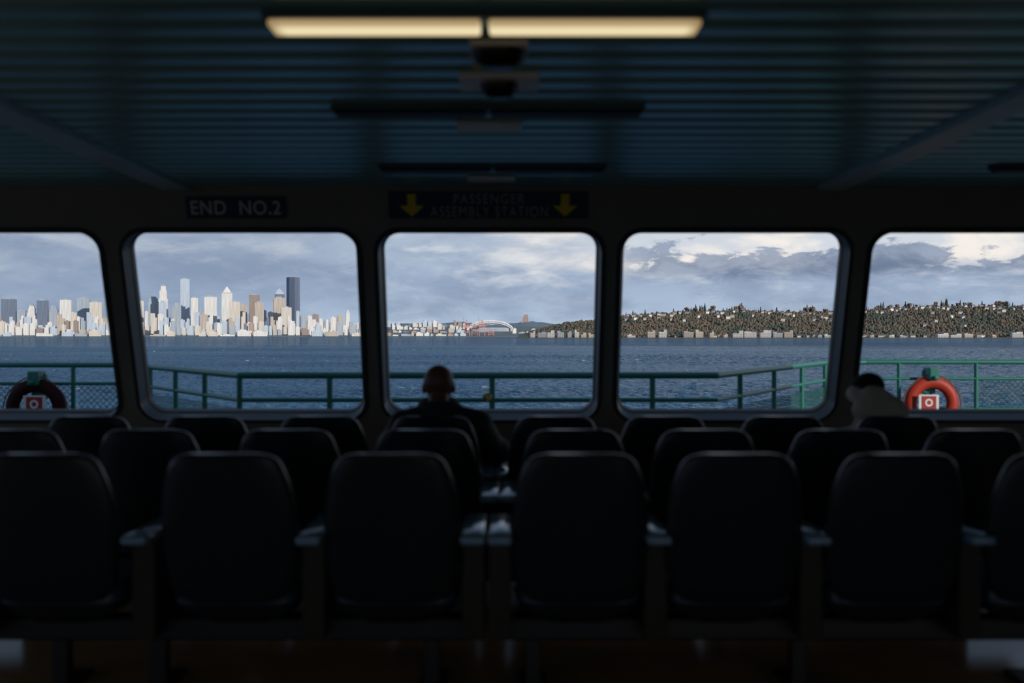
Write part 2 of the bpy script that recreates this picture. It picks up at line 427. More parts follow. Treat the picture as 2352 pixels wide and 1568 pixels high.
# ------------------------------------------------------------------ people
def fuse(prims, voxel=.009, it=5):
    b = NBM()
    for p in prims:
        if p[0] == 'c':
            _, p0, r0, p1, r1 = p
            tube(b, p0, p1, r0, r1, 16); ball(b, p0, r0); ball(b, p1, r1)
        else: ball(b, p[1], 1, p[2], p[3] if len(p) > 3 else None)
    me = bpy.data.meshes.new('tmp'); b.to_mesh(me); b.free()
    o = bpy.data.objects.new('tmp', me); COL.objects.link(o)
    m = o.modifiers.new('r', 'REMESH'); m.mode = 'VOXEL'; m.voxel_size = voxel
    m = o.modifiers.new('s', 'SMOOTH'); m.iterations = it; m.factor = .5
    r = bpy.data.meshes.new_from_object(o.evaluated_get(bpy.context.evaluated_depsgraph_get()))
    bpy.data.objects.remove(o); r.materials.clear(); return r
def figure(hc, tilt, shw, shz, hw=.074, hips=.54, lean=0):
    """prims of a seated figure in local coords (x right, y forward); hc = head centre"""
    hx, hy, hz = hc; R = Matrix.Rotation(tilt[0], 3, 'X') @ Matrix.Rotation(tilt[1], 3, 'Y')
    H = lambda a, b_, c_: tuple(Vector(hc)+R @ Vector((a, b_, c_)))
    pr = [('e', H(0, -.015, .025), (hw, .095, .092), R), ('e', H(0, .03, -.035), (hw*.82, .07, .085), R), ('e', H(0, .045, -.085), (.04, .04, .035), R),
          ('e', H(0, .105, -.03), (.013, .02, .024), R), ('e', H(0, .095, -.005), (.01, .014, .03), R),
          ('e', H(0, .092, -.072), (.026, .01, .007), R), ('e', H(0, .089, -.084), (.023, .01, .007), R)]
    for s in (-1, 1):
        pr += [('e', H(s*hw*.99, -.005, -.015), (.013, .022, .034), R), ('e', H(s*.03, .083, .0), (.014, .01, .009), R), ('e', H(s*.03, .084, .02), (.02, .012, .007), R)]
    neck = (hx*.6, .17+lean, shz+.0)
    pr += [('c', H(0, -.02, -.06), .058, neck, .068)]
    pr += [('c', neck, .075, (0, .2+lean*.6, shz-.12), .13), ('e', (0, .2+lean*.6, shz-.15), (.2, .125, .16)), ('e', (0, .24+lean*.2, .68), (.175, .13, .17)), ('e', (0, .29, hips), (.185, .15, .1))]
    for s in (-1, 1):
        sh = (s*shw, .2+lean*.7, shz-.075); elb = (s*(shw+.06), .3+lean*.5, .72); wr = (s*.13, .54, .665)
        pr += [('c', neck, .06, sh, .085), ('c', sh, .085, elb, .062), ('c', elb, .06, wr, .04)]
        pr += [('c', wr, .03, (s*.115, .6, .655), .03), ('e', (s*.11, .61, .655), (.042, .05, .016))]
        for f in range(4):
            x0 = s*(.075+f*.023); L = (.062, .076, .08, .07)[f]
            pr += [('c', (x0, .645, .658), .0095, (x0, .645+L*.55, .652), .009), ('c', (x0, .645+L*.55, .652), .009, (x0, .645+L, .63), .008)]
        pr += [('c', (s*.08, .59, .655), .012, (s*.055, .635, .645), .0095)]
        pr += [('c', (s*.1, .3, .545), .095, (s*.14, .72, .54), .066), ('c', (s*.14, .72, .54), .064, (s*.14, .76, .12), .045),
               ('c', (s*.14, .75, .06), .042, (s*.15, .93, .04), .034)]
    return pr
def setmats(me, f):
    n = len(me.polygons); c_ = np.empty(n*3); me.polygons.foreach_get('center', c_); c_ = c_.reshape(-1, 3)
    me.polygons.foreach_set('material_index', np.array([f(*q) for q in c_], dtype=np.int32))
    me.polygons.foreach_set('use_smooth', np.ones(n, dtype=bool))
man = thing('person', 'bald person in dark jacket sitting before the centre window, seen from behind', 'person', (-.39, 5.25, 0))
me = fuse(figure((-.015, .26, 1.098), (.0, .0), .205, .96, hw=.084))
o = obj('body', me, [M_jacket, M_skin, M_trouser, M_shoe], man)
setmats(me, lambda x, y, z: 1 if (z > .985 or (y > .575 and z > .62 and abs(x) < .18)) else (3 if z < .1 else (2 if (z < .6 and y > .34) else 0)))
me = fuse([('c', (.085*math.cos(a)-.01, .2+.085*math.sin(a), 1.0+.012*math.sin(a)), .03, (.085*math.cos(a+.4)-.01, .2+.085*math.sin(a+.4), 1.0+.012*math.sin(a+.4)), .03) for a in np.arange(0, 6.3, .4)] +
          [('c', (s*.06, .19, .95), .065, (s*.2, .2, .865), .085) for s in (-1, 1)] + [('e', (s*.18, .2, .85), (.12, .115, .10)) for s in (-1, 1)] + [('e', (0, .165, .85), (.25, .1, .13))] +
          [('c', (s*.215, .2, .845), .09, (s*.28, .3, .73), .083) for s in (-1, 1)] + [('c', (.30, .3, .73), .085, (.26, .42, .70), .07)], .011, 4)
obj('jacket', me, M_jacket, man); setmats(me, lambda x, y, z: 0)

wom = thing('person', 'hunched person in black knit hat and beige hooded coat at the right window', 'person', (2.03, 5.25, 0))
me = fuse(figure((-.035, .34, 1.045), (-.42, -.12), .18, .86, hw=.074, lean=.05))
obj('body', me, [M_coat, M_skin, M_trouser, M_shoe], wom)
setmats(me, lambda x, y, z: 1 if (z > .95 and y > .28) or (y > .575 and z > .62 and abs(x) < .18) else (3 if z < .1 else (2 if (z < .6 and y > .34) else 0)))
R = Matrix.Rotation(-.42, 3, 'X')
me = fuse([('e', (-.04, .315, 1.085), (.09, .108, .082), R), ('c', (-.115, .32, 1.05), .02, (-.04, .235, 1.055), .02), ('c', (-.04, .235, 1.055), .02, (.04, .32, 1.05), .02)], .008, 4)
obj('knit_hat', me, M_knit, wom); setmats(me, lambda x, y, z: 0)
pr = []
for a in np.arange(0, 6.3, .35):
    f = lambda q: (.12*math.cos(q)-.005, .265+.12*math.sin(q), 1.0-.045*math.cos(q)+.03*math.sin(q*3)*.3)
    pr.append(('c', f(a), .046, f(a+.35), .046))
pr += [('e', (-.03, .18, 1.03), (.1, .06, .065), Matrix.Rotation(.45, 3, 'Y')), ('e', (.05, .19, .98), (.10, .08, .065), Matrix.Rotation(.6, 3, 'Y')), ('e', (-.09, .18, .97), (.085, .07, .07)), ('e', (0, .17, .86), (.18, .09, .13))]
me = fuse(pr, .01, 3); obj('coat_hood', me, M_coat, wom); setmats(me, lambda x, y, z: 0)

# ------------------------------------------------------------------ outer railing and life rings
RZ = .99
ip = [(-8.6, 12.7), (-4.95, 12.7), (-4.3, 11.9), (-2.6, 9.5), (1.95, 9.5), (4.45, 13.9), (5.0, 14.1), (8.6, 14.1)]
rail = thing('deck_railing', 'green pipe railing with netting around the outer deck', 'railing', (0, 0, 0))
for nm, zz, r in (('top_rail', RZ, .032), ('middle_rail', .755, .022), ('lower_rail', .33, .02)):
    b = NBM(); path(b, [(a, c_, zz) for a, c_ in ip], r, 12); obj(nm, b, M_green, rail, True)
def onseg(px, a, b):
    """point of the plan segment a-b seen at image column px"""
    k = (px-CX)/F; t = (a[0]-k*a[1])/(k*(b[1]-a[1])-(b[0]-a[0])); return (a[0]+t*(b[0]-a[0]), a[1]+t*(b[1]-a[1]))
posts = [onseg(168, ip[0], ip[1]), ip[1], onseg(345, ip[1], ip[2]), onseg(403, ip[2], ip[3]), onseg(470, ip[2], ip[3]), ip[3], (-1.74, 9.5), (-.19, 9.5), (1.34, 9.5)] + \
        [onseg(q, ip[4], ip[5]) for q in (1700, 1778, 1842, 1895)] + [onseg(2065, ip[6], ip[7]), onseg(2242, ip[6], ip[7]), (-7.4, 12.7)]
for a, c_ in posts:
    b = NBM(); tube(b, (a, c_, -.08), (a, c_, RZ), .028, seg=12); obj('post', b, M_green, rail, True)
def net(a, b_, z0, z1, sp, r=.004):
    bmn = NBM(); a = Vector((a[0], a[1], 0)); b_ = Vector((b_[0], b_[1], 0)); L = (b_-a).length; u = (b_-a)/L; h = z1-z0
    s = -h
    while s < L:
        for sgn in (0, 1):
            s0, s1 = max(s, 0), min(s+h, L)
            za, zb = z0+(s0-s), z0+(s1-s)
            if sgn: za, zb = z0+z1-za, z0+z1-zb
            if s1-s0 > .02: tube(bmn, a+u*s0+Vector((0, 0, za)), a+u*s1+Vector((0, 0, zb)), r, seg=4)
        s += sp
    obj('net_panel', bmn, M_net, rail)
net(onseg(180, ip[0], ip[1]), (-4.95, 12.7), .02, .74, .08)
net((-8, 12.7), onseg(165, ip[0], ip[1]), .02, .74, .08)
net(ip[2], ip[3], .02, .68, .05, .0026); net(ip[4], ip[5], .02, .66, .055, .0026)
net(onseg(2250, ip[6], ip[7]), (8.4, 14.1), .02, .76, .08)
net(ip[1], ip[2], .02, .68, .05, .0026)

def lifering(x, y, zc, label, mr):
    t = thing('life_ring', label, 'life ring', (x, y, zc), group='life rings on the railing')
    b = NBM(); n1_, n2_ = 48, 14; R0, r0 = .295, .085; rings = []
    for i in range(n1_):
        a = 2*PI*i/n1_
        rings.append([b.verts.new(((R0+r0*math.cos(q))*math.cos(a), .75*r0*math.sin(q), (R0+r0*math.cos(q))*math.sin(a))) for q in [2*PI*j/n2_ for j in range(n2_)]])
    for i in range(n1_):
        A, B = rings[i], rings[(i+1) % n1_]
        for j in range(n2_): b.faces.new((A[j], A[(j+1) % n2_], B[(j+1) % n2_], B[j]))
    obj('ring', b, mr, t, True)
    b = NBM()
    for k in range(4):
        a0 = PI/4+k*PI/2; pts = []
        for j in range(9):
            a = a0+PI/2*j/8; rr = .385+.02*math.sin(PI*j/8); pts.append((rr*math.cos(a), -.02, rr*math.sin(a)))
        path(b, pts, .009, 6)
    obj('grab_rope', b, M_rope, t)
    return t
def card(x, y, z, label):
    t = thing('ring_locker_card', label, 'sign', (x, y, z), group='small red emblem cards')
    b = NBM(); box(b, -.14, .14, 0, .012, -.12, .12, .003); obj('plate', b, M_white, t)
    b = NBM(); box(b, -.1, .1, -.004, 0, -.085, .1); obj('red_square', b, M_red, t)
    b = NBM(); o_, i_ = [], []
    for j in range(28):
        a = 2*PI*j/28; o_.append(b.verts.new((.055*math.cos(a), -.006, .01+.055*math.sin(a)))); i_.append(b.verts.new((.03*math.cos(a), -.006, .01+.03*math.sin(a))))
    for j in range(28): b.faces.new((o_[j], o_[(j+1) % 28], i_[(j+1) % 28], i_[j]))
    obj('ring_emblem', b, M_white, t)
def bracket(x, y, label):
    t = thing('ring_bracket', label, 'bracket', (x, y, 0), group='green life ring brackets')
    b = NBM(); box(b, -.09, .09, -.05, .02, .55, .88, .015); box(b, -.07, .07, -.22, .02, .74, .92, .02); box(b, -.05, .05, -.03, .02, -.08, .6, .01)
    obj('holder', b, M_green, t)
    b = NBM(); tube(b, (0, -.24, .78), (0, -.1, .8), .02); ball(b, (0, -.24, .78), .028, sub=2); obj('hook', b, M_green, t, True)
lx, ly = PX(82, 12.58), 12.58
lifering(lx, ly, PZ(938, ly), 'dull dark red life ring on the railing in the leftmost window', M_ring_shade); bracket(lx, 12.7, 'green bracket holding the life ring in the leftmost window'); card(PX(78, 12.45), 12.45, PZ(930, 12.45), 'small red and white card on the left life ring')
rx, ry = PX(2140, 13.98), 13.98
lifering(rx, ry, PZ(926, ry), 'sunlit orange life ring on the railing in the rightmost window', M_ring); bracket(rx, 14.1, 'green bracket holding the life ring in the rightmost window'); card(PX(2134, 13.85), 13.85, PZ(926, 13.85), 'small red and white card on the right life ring')
b = NBM()
pts = [(-.235+.028*math.cos(a)*(1+.1*a/6), 9.47+.03*math.sin(2*a), .77+.026*math.sin(a)+.002*a) for a in np.arange(0, 13, .4)]
path(b, pts, .014, 6); tag(obj('rope_knot', b, M_cord), 'yellow rope knot tied on the middle rail by the bald person', 'rope')

# ------------------------------------------------------------------ sea
SEA = -9.0
def seamat(name, near):
    m, nb, bs = newmat(name); L = nb.nt.links
    tc = nb.nt.nodes.new('ShaderNodeTexCoord'); oc = tc.outputs['Object']; o3 = nb.sep(oc)
    v1 = nb.xyz(nb.m('MULTIPLY', o3[0], .8), o3[1], 0)
    a2 = nb.noise(v1, .7, 5, .65, .4)
    hgt = nb.m('MULTIPLY', a2, .7)
    if not near:
        a1 = nb.noise(v1, .06, 6, .62, .6); hgt = nb.m('ADD', nb.m('MULTIPLY', a1, 4.5), nb.m('MULTIPLY', a2, .5))
    bp = nb.nt.nodes.new('ShaderNodeBump'); bp.inputs['Strength'].default_value = 1; bp.inputs['Distance'].default_value = 1
    nb.put(bp.inputs['Height'], hgt)
    big = nb.noise(nb.xyz(nb.m('MULTIPLY', o3[0], .3), o3[1], 4), .012, 5, .65)
    foam = nb.m('MULTIPLY', nb.ss(nb.noise(v1, .16, 5, .6), .65, .69), nb.ss(nb.noise(oc, .02, 2), .48, .58))
    colr = nb.mix(nb.ss(big, .35, .65), lin(38, 72, 102), lin(62, 102, 130))
    dif = nb.nt.nodes.new('ShaderNodeBsdfDiffuse'); nb.put(dif.inputs['Color'], nb.mix(foam, colr, lin(225, 230, 235))); nb.put(dif.inputs['Normal'], bp.outputs[0])
    gl = nb.nt.nodes.new('ShaderNodeBsdfGlossy'); gl.inputs['Color'].default_value = (.88, .96, 1, 1); gl.inputs['Roughness'].default_value = .06; nb.put(gl.inputs['Normal'], bp.outputs[0])
    fr = nb.nt.nodes.new('ShaderNodeFresnel'); fr.inputs['IOR'].default_value = 1.33; nb.put(fr.inputs['Normal'], bp.outputs[0])
    mx = nb.nt.nodes.new('ShaderNodeMixShader'); nb.put(mx.inputs[0], nb.m('MULTIPLY', fr.outputs[0], .58))
    L.new(dif.outputs[0], mx.inputs[1]); L.new(gl.outputs[0], mx.inputs[2])
    out = next(n for n in nb.nt.nodes if n.type == 'OUTPUT_MATERIAL'); L.new(mx.outputs[0], out.inputs['Surface']); nb.nt.nodes.remove(bs)
    return m
b = NBM(); b.faces.new([b.verts.new(q) for q in ((-15000, -3000, SEA-.7), (15000, -3000, SEA-.7), (15000, 15000, SEA-.7), (-15000, 15000, SEA-.7))])
tag(obj('sea', b, seamat('sea_water', False)), kind='structure')
# wind waves near the ship as real relief
rs = [100.0]
while rs[-1] < 1000: rs.append(rs[-1]+.36+(rs[-1]-100)*.0036)
rs = np.array(rs); th = np.linspace(-.62, .62, 1200)
Rg, Tg = np.meshgrid(rs, th, indexing='ij'); Xg, Yg = Rg*np.sin(Tg), Rg*np.cos(Tg)
Zg = np.zeros_like(Xg)
for k in range(50):
    lam = 1.1*(5.5)**(rng.random()); dr = .9+rng.normal()*.6; kk = 2*PI/lam; ph = rng.random()*2*PI
    s_ = kk*(Xg*math.sin(dr)+Yg*math.cos(dr))+ph+.6*np.sin(Xg*.05*rng.random()+Yg*.04*rng.random()+ph)
    Zg += lam*.012*(2*(1-np.abs(np.sin(s_/2)))-.75)
gust = .75+.35*np.sin(Xg*.011+1)*np.sin(Yg*.017+Xg*.004)
fade = np.clip((1000-Rg)/200, 0, 1)*np.clip((.62-np.abs(Tg))/.03, 0, 1)
Zg = np.clip(Zg*gust*fade, -.65, 1.4)+SEA
nr, nc = Xg.shape
me = bpy.data.meshes.new('sea_waves'); me.vertices.add(nr*nc); me.vertices.foreach_set('co', np.stack([Xg, Yg, Zg], -1).ravel().astype(np.float32))
i0 = (np.arange(nr-1)[:, None]*nc+np.arange(nc-1)[None, :]).ravel()
quads = np.stack([i0, i0+nc, i0+nc+1, i0+1], -1).astype(np.int32)
nq = len(quads); me.loops.add(nq*4); me.loops.foreach_set('vertex_index', quads.ravel())
me.polygons.add(nq); me.polygons.foreach_set('loop_start', np.arange(0, nq*4, 4, dtype=np.int32))
me.update(calc_edges=True); me.polygons.foreach_set('use_smooth', np.ones(nq, dtype=bool))
if me.polygons[0].normal.z < 0: me.flip_normals()
tag(obj('sea_waves', me, seamat('sea_water_near', True)), kind='structure')

# ------------------------------------------------------------------ far city
G = lambda *a, **k: facade(*a, **k)
FM = {  # pale tones, distance haze worked into the facade colours
 'white': G('facade_white', lin(236, 233, 230), lin(168, 178, 190)),
 'cream': G('facade_cream', lin(224, 216, 205), lin(160, 162, 168)),
 'tan': G('facade_tan', lin(200, 188, 176), lin(138, 138, 142), px=5.5),
 'brown': G('facade_brown', lin(160, 144, 136), lin(110, 108, 114), px=5),
 'grey': G('facade_grey', lin(176, 188, 200), lin(116, 132, 152)),
 'slate': G('facade_slate', lin(122, 136, 156), lin(90, 106, 130), fx=.65, fz=.6, rough=.3),
 'pale blue': G('facade_pale_blue', lin(202, 214, 226), lin(154, 174, 198), fx=.65, fz=.6, rough=.3),
 'dark': G('facade_dark_glass', lin(98, 112, 136), lin(76, 90, 116), px=7, fx=.6, fz=.7, rough=.25),
 'brick': G('facade_brick', lin(180, 156, 146), lin(132, 122, 122))}
SH_D = 4380
def gz(d): return -7.5 + max(0, d-4400)*.045
b = NBM(); A, B = [], []
for k in range(41):
    px = -1500 + k*75
    A.append([b.verts.new((PX(px, d), d, zz)) for d, zz in ((SH_D, SEA-1), (SH_D+2, -7.6), (4400, -7.5), (5000, gz(5000)), (5600, gz(5600)), (6500, gz(5600)), (7500, 20))])
for a, c_ in zip(A, A[1:]):
    for j in range(6): b.faces.new((a[j], c_[j], c_[j+1], a[j+1]))
tag(obj('ground_city', b, mat('city_ground', lin(104, 114, 116), .9, scale=.01, var=.3)), kind='structure')

def tower(bm, w, dp, h, shape):
    hw, hd = w/2, dp/2
    if shape == 'hex':
        ring = [(-hw, -hd*.4), (-hw*.45, -hd), (hw*.45, -hd), (hw, -hd*.4), (hw, hd), (-hw, hd)]
        lo = [bm.verts.new((a, c_, 0)) for a, c_ in ring]; hi_ = [bm.verts.new((a, c_, h)) for a, c_ in ring]
        bm.faces.new(hi_); bm.faces.new(lo[::-1])
        for k in range(6): bm.faces.new((lo[k], lo[(k+1) % 6], hi_[(k+1) % 6], hi_[k]))
    elif shape == 'setback':
        box(bm, -hw, hw, -hd, hd, 0, h*.72); box(bm, -hw*.8, hw*.8, -hd*.8, hd*.8, h*.72, h*.9); box(bm, -hw*.55, hw*.55, -hd*.55, hd*.55, h*.9, h)
    else: box(bm, -hw, hw, -hd, hd, 0, h)
def hero(x0, x1, yt, ma, shape, label, d, rot=.25):
    base = gz(d); wpx = (x1-x0); w = wpx*d/F
    w = w/(math.cos(rot)+.7*abs(math.sin(rot))); dp = w*.7
    h = PZ(yt, d)-base
    t = thing('skyscraper' if h > 110 else 'office_building', label, 'building', (PX((x0+x1)/2, d), d, base), rot)
    hb = h
    if shape in ('point', 'slant', 'crown'): hb = h*.86
    b = NBM(); tower(b, w, dp, hb, 'setback' if shape == 'setback' else ('hex' if shape == 'hex' else 'box')); obj('tower', b, FM[ma], t)
    b = NBM()
    if shape == 'point':
        r = bmesh.ops.create_cone(b, cap_ends=True, segments=4, radius1=w*.6, radius2=w*.04, depth=h*.14, matrix=Matrix.Translation((0, 0, hb+h*.07)) @ Matrix.Rotation(PI/4, 4, 'Z'))
        obj('pointed_roof', b, FM['white'], t)
    elif shape == 'slant':
        vs = [b.verts.new(q) for q in ((-w/2, -dp/2, hb), (w/2, -dp/2, hb), (w/2, dp/2, hb), (-w/2, dp/2, hb), (-w*.35, -dp/2, h*.93), (-w*.05, dp/2, h), (-w*.05, -dp/2, h))]
        bmesh.ops.convex_hull(b, input=vs); obj('glass_crown', b, FM['pale blue'], t)
    elif shape == 'crown':
        box(b, -w*.4, w*.4, -dp*.4, dp*.4, hb, h*.95); box(b, -w*.25, w*.25, -dp*.25, dp*.25, h*.95, h); obj('crown', b, FM[ma], t)
    else:
        box(b, -w*.3, w*.2, -dp*.3, dp*.3, h, h+6); obj('roof_plant', b, FM['grey'], t)
    return t
heroes = [
 (4, 38, 687, 'slate', 'box', 'dark slate block at the far left of the skyline'),
 (40, 60, 712, 'grey', 'box', 'grey block second from the left of the skyline'),
 (63, 84, 702, 'white', 'setback', 'pale stepped block in the leftmost window'),
 (85, 112, 690, 'slate', 'box', 'slate tower beside the white slab in leftmost window'),
 (113, 136, 704, 'grey', 'setback', 'grey stepped block in the leftmost window'),
 (138, 166, 689, 'white', 'box', 'bright white slab in the leftmost window'),
 (177, 208, 685, 'grey', 'box', 'grey tower right of the white slab in leftmost window'),
 (206, 236, 694, 'cream', 'box', 'cream tower touching the right side of the leftmost window'),
 (314, 331, 691, 'white', 'box', 'white tower at the left side of the second window'),
 (340, 366, 681, 'grey', 'crown', 'grey tower beside the tall white tower'),
 (364, 387, 657, 'white', 'setback', 'tall white stepped tower left of the slim tall tower'),
 (366, 383, 694, 'pale blue', 'box', 'pale blue tower standing before the tall white stepped tower'),
 (398, 417, 698, 'grey', 'box', 'grey block at the left foot of the slim tall tower'),
 (414, 437, 641, 'pale blue', 'box', 'slim very tall pale tower on the left half of the skyline'),
 (438, 456, 684, 'white', 'box', 'white tower right of the slim tall tower'),
 (468, 500, 682, 'white', 'box', 'broad bright white slab tower in the second window'),
 (508, 535, 658, 'white', 'point', 'white tower with a pointed roof in mid skyline'),
 (526, 553, 693, 'cream', 'box', 'cream block in front of the pointed white tower'),
 (551, 568, 699, 'tan', 'box', 'tan block left of the brown tower'),
 (571, 598, 677, 'brown', 'box', 'brown tower in mid skyline'),
 (584, 607, 695, 'tan', 'box', 'tan tower in front of the brown tower'),
 (630, 655, 662, 'slate', 'slant', 'slate tower with slanted glass crown left of the dark tower'),
 (626, 657, 684, 'tan', 'box', 'tan tower below the slanted glass crown'),
 (644, 671, 706, 'cream', 'box', 'cream block at the foot of the tall dark tower'),
 (659, 687, 637, 'dark', 'hex', 'tallest dark glass tower of the skyline'),
 (793, 804, 711, 'white', 'point', 'slim white tower with pointed roof at the right of second window')]
dset = {11: 4760, 17: 4760, 12: 4860, 20: 4760, 22: 4860, 23: 4760, 24: 5080, 21: 5000, 9: 5000, 13: 5060, 18: 4880, 7: 4880, 6: 4980}
for k, hh in enumerate(heroes): hero(*hh, d=dset.get(k, 4940), rot=.0 if k == 24 else .28)

cols = {'white': 6, 'cream': 5, 'tan': 2, 'grey': 4, 'pale blue': 4, 'brick': 1, 'brown': 1, 'slate': 1}
pool = [c_ for c_, n in cols.items() for _ in range(n)]
def low(px0, px1, yt, d, ma, where, rot=.28, base=None):
    w = (px1-px0)*d/F; w /= (math.cos(rot)+.6*abs(math.sin(rot))); base = gz(d) if base is None else base; h = max(6, PZ(yt, d)-base); dp = min(w*.6, 50)
    b = NBM(); s = random.random()
    box(b, -w/2, w/2, -dp/2, dp/2, 0, h*(1 if s < .5 else .8))
    if s < .5: box(b, -w*.3, w*.1, -dp*.3, dp*.2, h, h+4)
    elif s < .75: box(b, -w*.5, w*.15, -dp*.5, dp*.4, h*.8, h)
    else: box(b, -w*.2, w*.5, -dp*.4, dp*.5, h*.8, h); box(b, w*.05, w*.25, -dp*.1, dp*.2, h, h+4)
    lab = '%s building %s' % (ma, where)
    o = obj('city_building', b, FM[ma]); o.location = (PX((px0+px1)/2, d), d, base); o.rotation_euler.z = rot
    tag(o, lab, 'building', lab.replace('building', 'buildings', 1))
def layer(x0, x1, wlo, whi, ylo, yhi, d, where, gap=.15):
    x = x0
    while x < x1:
        w = random.uniform(wlo, whi)
        if not (252 < x and x+w < 308) and not (840 < x and x+w < 880) and random.random() > gap:
            yt = random.uniform(ylo(x), yhi(x)) if callable(ylo) else random.uniform(ylo, yhi)
            low(x, x+w, yt, d, random.choice(pool), where)
        x += w + random.uniform(0, 2)
layer(-20, 820, 14, 40, 758, 769, 4425, 'lowest along the far city waterfront', .2)
layer(-20, 825, 8, 20, 736, 760, 4510, 'in the low second rank above the city waterfront', .08)
layer(-20, 835, 8, 18, 714, 750, 4620, 'in the middle ranks of the far city below the towers', .1)
prof_y = lambda x: 704 if x < 690 else 714 + (x-690)*.24
layer(-20, 835, 9, 20, lambda x: prof_y(x), lambda x: prof_y(x)+26, 5230, 'behind the towers at the back of the far city', .08)
layer(690, 835, 8, 16, lambda x: 718+(x-690)*.2, lambda x: 742+(x-690)*.1, 4820, 'stepping down the slope right of the dark tower', .05)
layer(884, 1075, 6, 16, 734, 746, 5500, 'highest on the low rise behind the port in the centre window', .15)
layer(884, 1075, 6, 16, 744, 756, 5150, 'on the low rise behind the port in the centre window', .15)
layer(884, 1070, 8, 22, 754, 764, 4800, 'just behind the port shore in the centre window', .15)
layer(884, 1060, 8, 30, 762, 769, 4450, 'along the port shore in the centre window', .15)
layer(1176, 1245, 8, 20, 752, 768, 4700, 'along the port shore right of the stadium', .15)

# stadium
d = 5000; sx0, sx1 = PX(1074, d), PX(1178, d); sw = (sx1-sx0); sz = gz(4700)
t = thing('stadium', 'white stadium with arched roof trusses behind the red cranes', 'stadium', ((sx0+sx1)/2, d, sz))
b = NBM(); loft(b, [(0, sw*.46, 60, 0), (14, sw*.48, 64, 0), (26, sw*.5, 68, 0), (30, sw*.46, 60, 0)], 40, 4, 4); obj('bowl', b, FM['pale blue'], t)
M_arch = mat('arch_white', lin(240, 240, 240), .5, scale=.05)
zt = PZ(737, d)-sz
for yy in (-62, 62):
    b = NBM(); pts = [(sw*.5*math.cos(a), yy, 18+(zt-18)*math.sin(a)) for a in np.linspace(0, PI, 25)]
    p2 = [(p[0]*.97, yy, p[2]-9) for p in pts]
    path(b, pts, 3.4, 6); path(b, p2, 1.8, 6)
    for i in range(1, 24): tube(b, pts[i], p2[i], 1, seg=5); tube(b, pts[i], p2[min(i+1, 24)], 1, seg=5)
    obj('roof_arch', b, M_arch, t)
    b = NBM(); q = []
    for a in np.linspace(.25, PI-.25, 20): q.append((b.verts.new((sw*.5*math.cos(a), yy, 16+(zt-20)*math.sin(a))), b.verts.new((sw*.46*math.cos(a), yy*.35, 8+(zt-24)*math.sin(a)))))
    for u, v in zip(q, q[1:]): b.faces.new((u[0], v[0], v[1], u[1]))
    obj('roof_shell', b, M_arch, t)
M_crane = mat('crane_red', lin(218, 144, 134), .6, scale=.05)
def crane(px, d, hpx, lean, label):
    base = -7.5; h = hpx*d/F; t = thing('port_crane', label, 'crane', (PX(px, d), d, base), group='red container cranes in the port')
    w = 13
    for sx in (-1, 1):
        for sy in (-1, 1):
            b = NBM(); tube(b, (sx*w, sy*9, 0), (sx*w*.8, sy*7, h*.55), 1.5, 1.3, 6); obj('leg', b, M_crane, t)
    b = NBM(); box(b, -w*1.1, w*1.1, -9, 9, h*.52, h*.58); box(b, -w, w, -9.5, -7.5, h*.22, h*.26); tube(b, (-w, -8, h*.25), (w, -8, h*.53), .9, seg=5); obj('gantry', b, M_crane, t)
    b = NBM(); tube(b, (-w*.6, 0, h*.55), (0, 0, h*.86), 1.2, seg=6); tube(b, (w*.6, 0, h*.55), (0, 0, h*.86), 1.2, seg=6); obj('mast', b, M_crane, t)
    b = NBM(); s = 1 if lean > 0 else -1
    for yy in (-3, 3): tube(b, (s*w*.6, yy, h*.57), (s*w*.6+lean*h*.4, yy, h), 1.3, .9, 6)
    tube(b, (-s*w*.9, 0, h*.57), (-s*w*2, 0, h*.6), 2, seg=6); obj('boom', b, M_crane, t)
crane(1072, 4460, 44, -.25, 'red container crane with raised boom, leftmost of the port cranes')
crane(1090, 4490, 34, -.3, 'shorter red container crane between two taller port cranes')
crane(1107, 4460, 44, -.25, 'red container crane before the stadium, rightmost of the port cranes')
crane(1128, 4500, 18, .9, 'small red port crane with low boom before the stadium')

# ------------------------------------------------------------------ hills
def interp(x, pts): return float(np.interp(x, [p[0] for p in pts], [p[1] for p in pts]))
far_r = [(820, 752), (900, 742), (1000, 743), (1060, 739), (1130, 746), (1180, 742), (1215, 737), (1260, 742), (1320, 748), (1400, 752)]
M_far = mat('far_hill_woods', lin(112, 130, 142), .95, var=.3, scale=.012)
b = NBM(); prev = None
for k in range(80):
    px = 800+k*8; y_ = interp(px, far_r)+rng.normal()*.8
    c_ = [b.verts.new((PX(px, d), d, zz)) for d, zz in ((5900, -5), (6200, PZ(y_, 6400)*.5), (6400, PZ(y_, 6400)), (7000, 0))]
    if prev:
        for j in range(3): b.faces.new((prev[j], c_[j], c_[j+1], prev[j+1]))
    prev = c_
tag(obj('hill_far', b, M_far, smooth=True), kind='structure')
d = 6380; bz = PZ(741, d); t = thing('hilltop_block', 'brown stepped building alone on top of the distant hill', 'building', (PX(1207, d), d, bz-10))
b = NBM(); box(b, -17, 17, -12, 12, 0, 48); box(b, -9, 14, -10, 10, 48, 62); obj('tower', b, FM['brick'], t)
b = NBM(); box(b, -30, 26, -14, 14, 0, 20); obj('wing', b, FM['brick'], t)

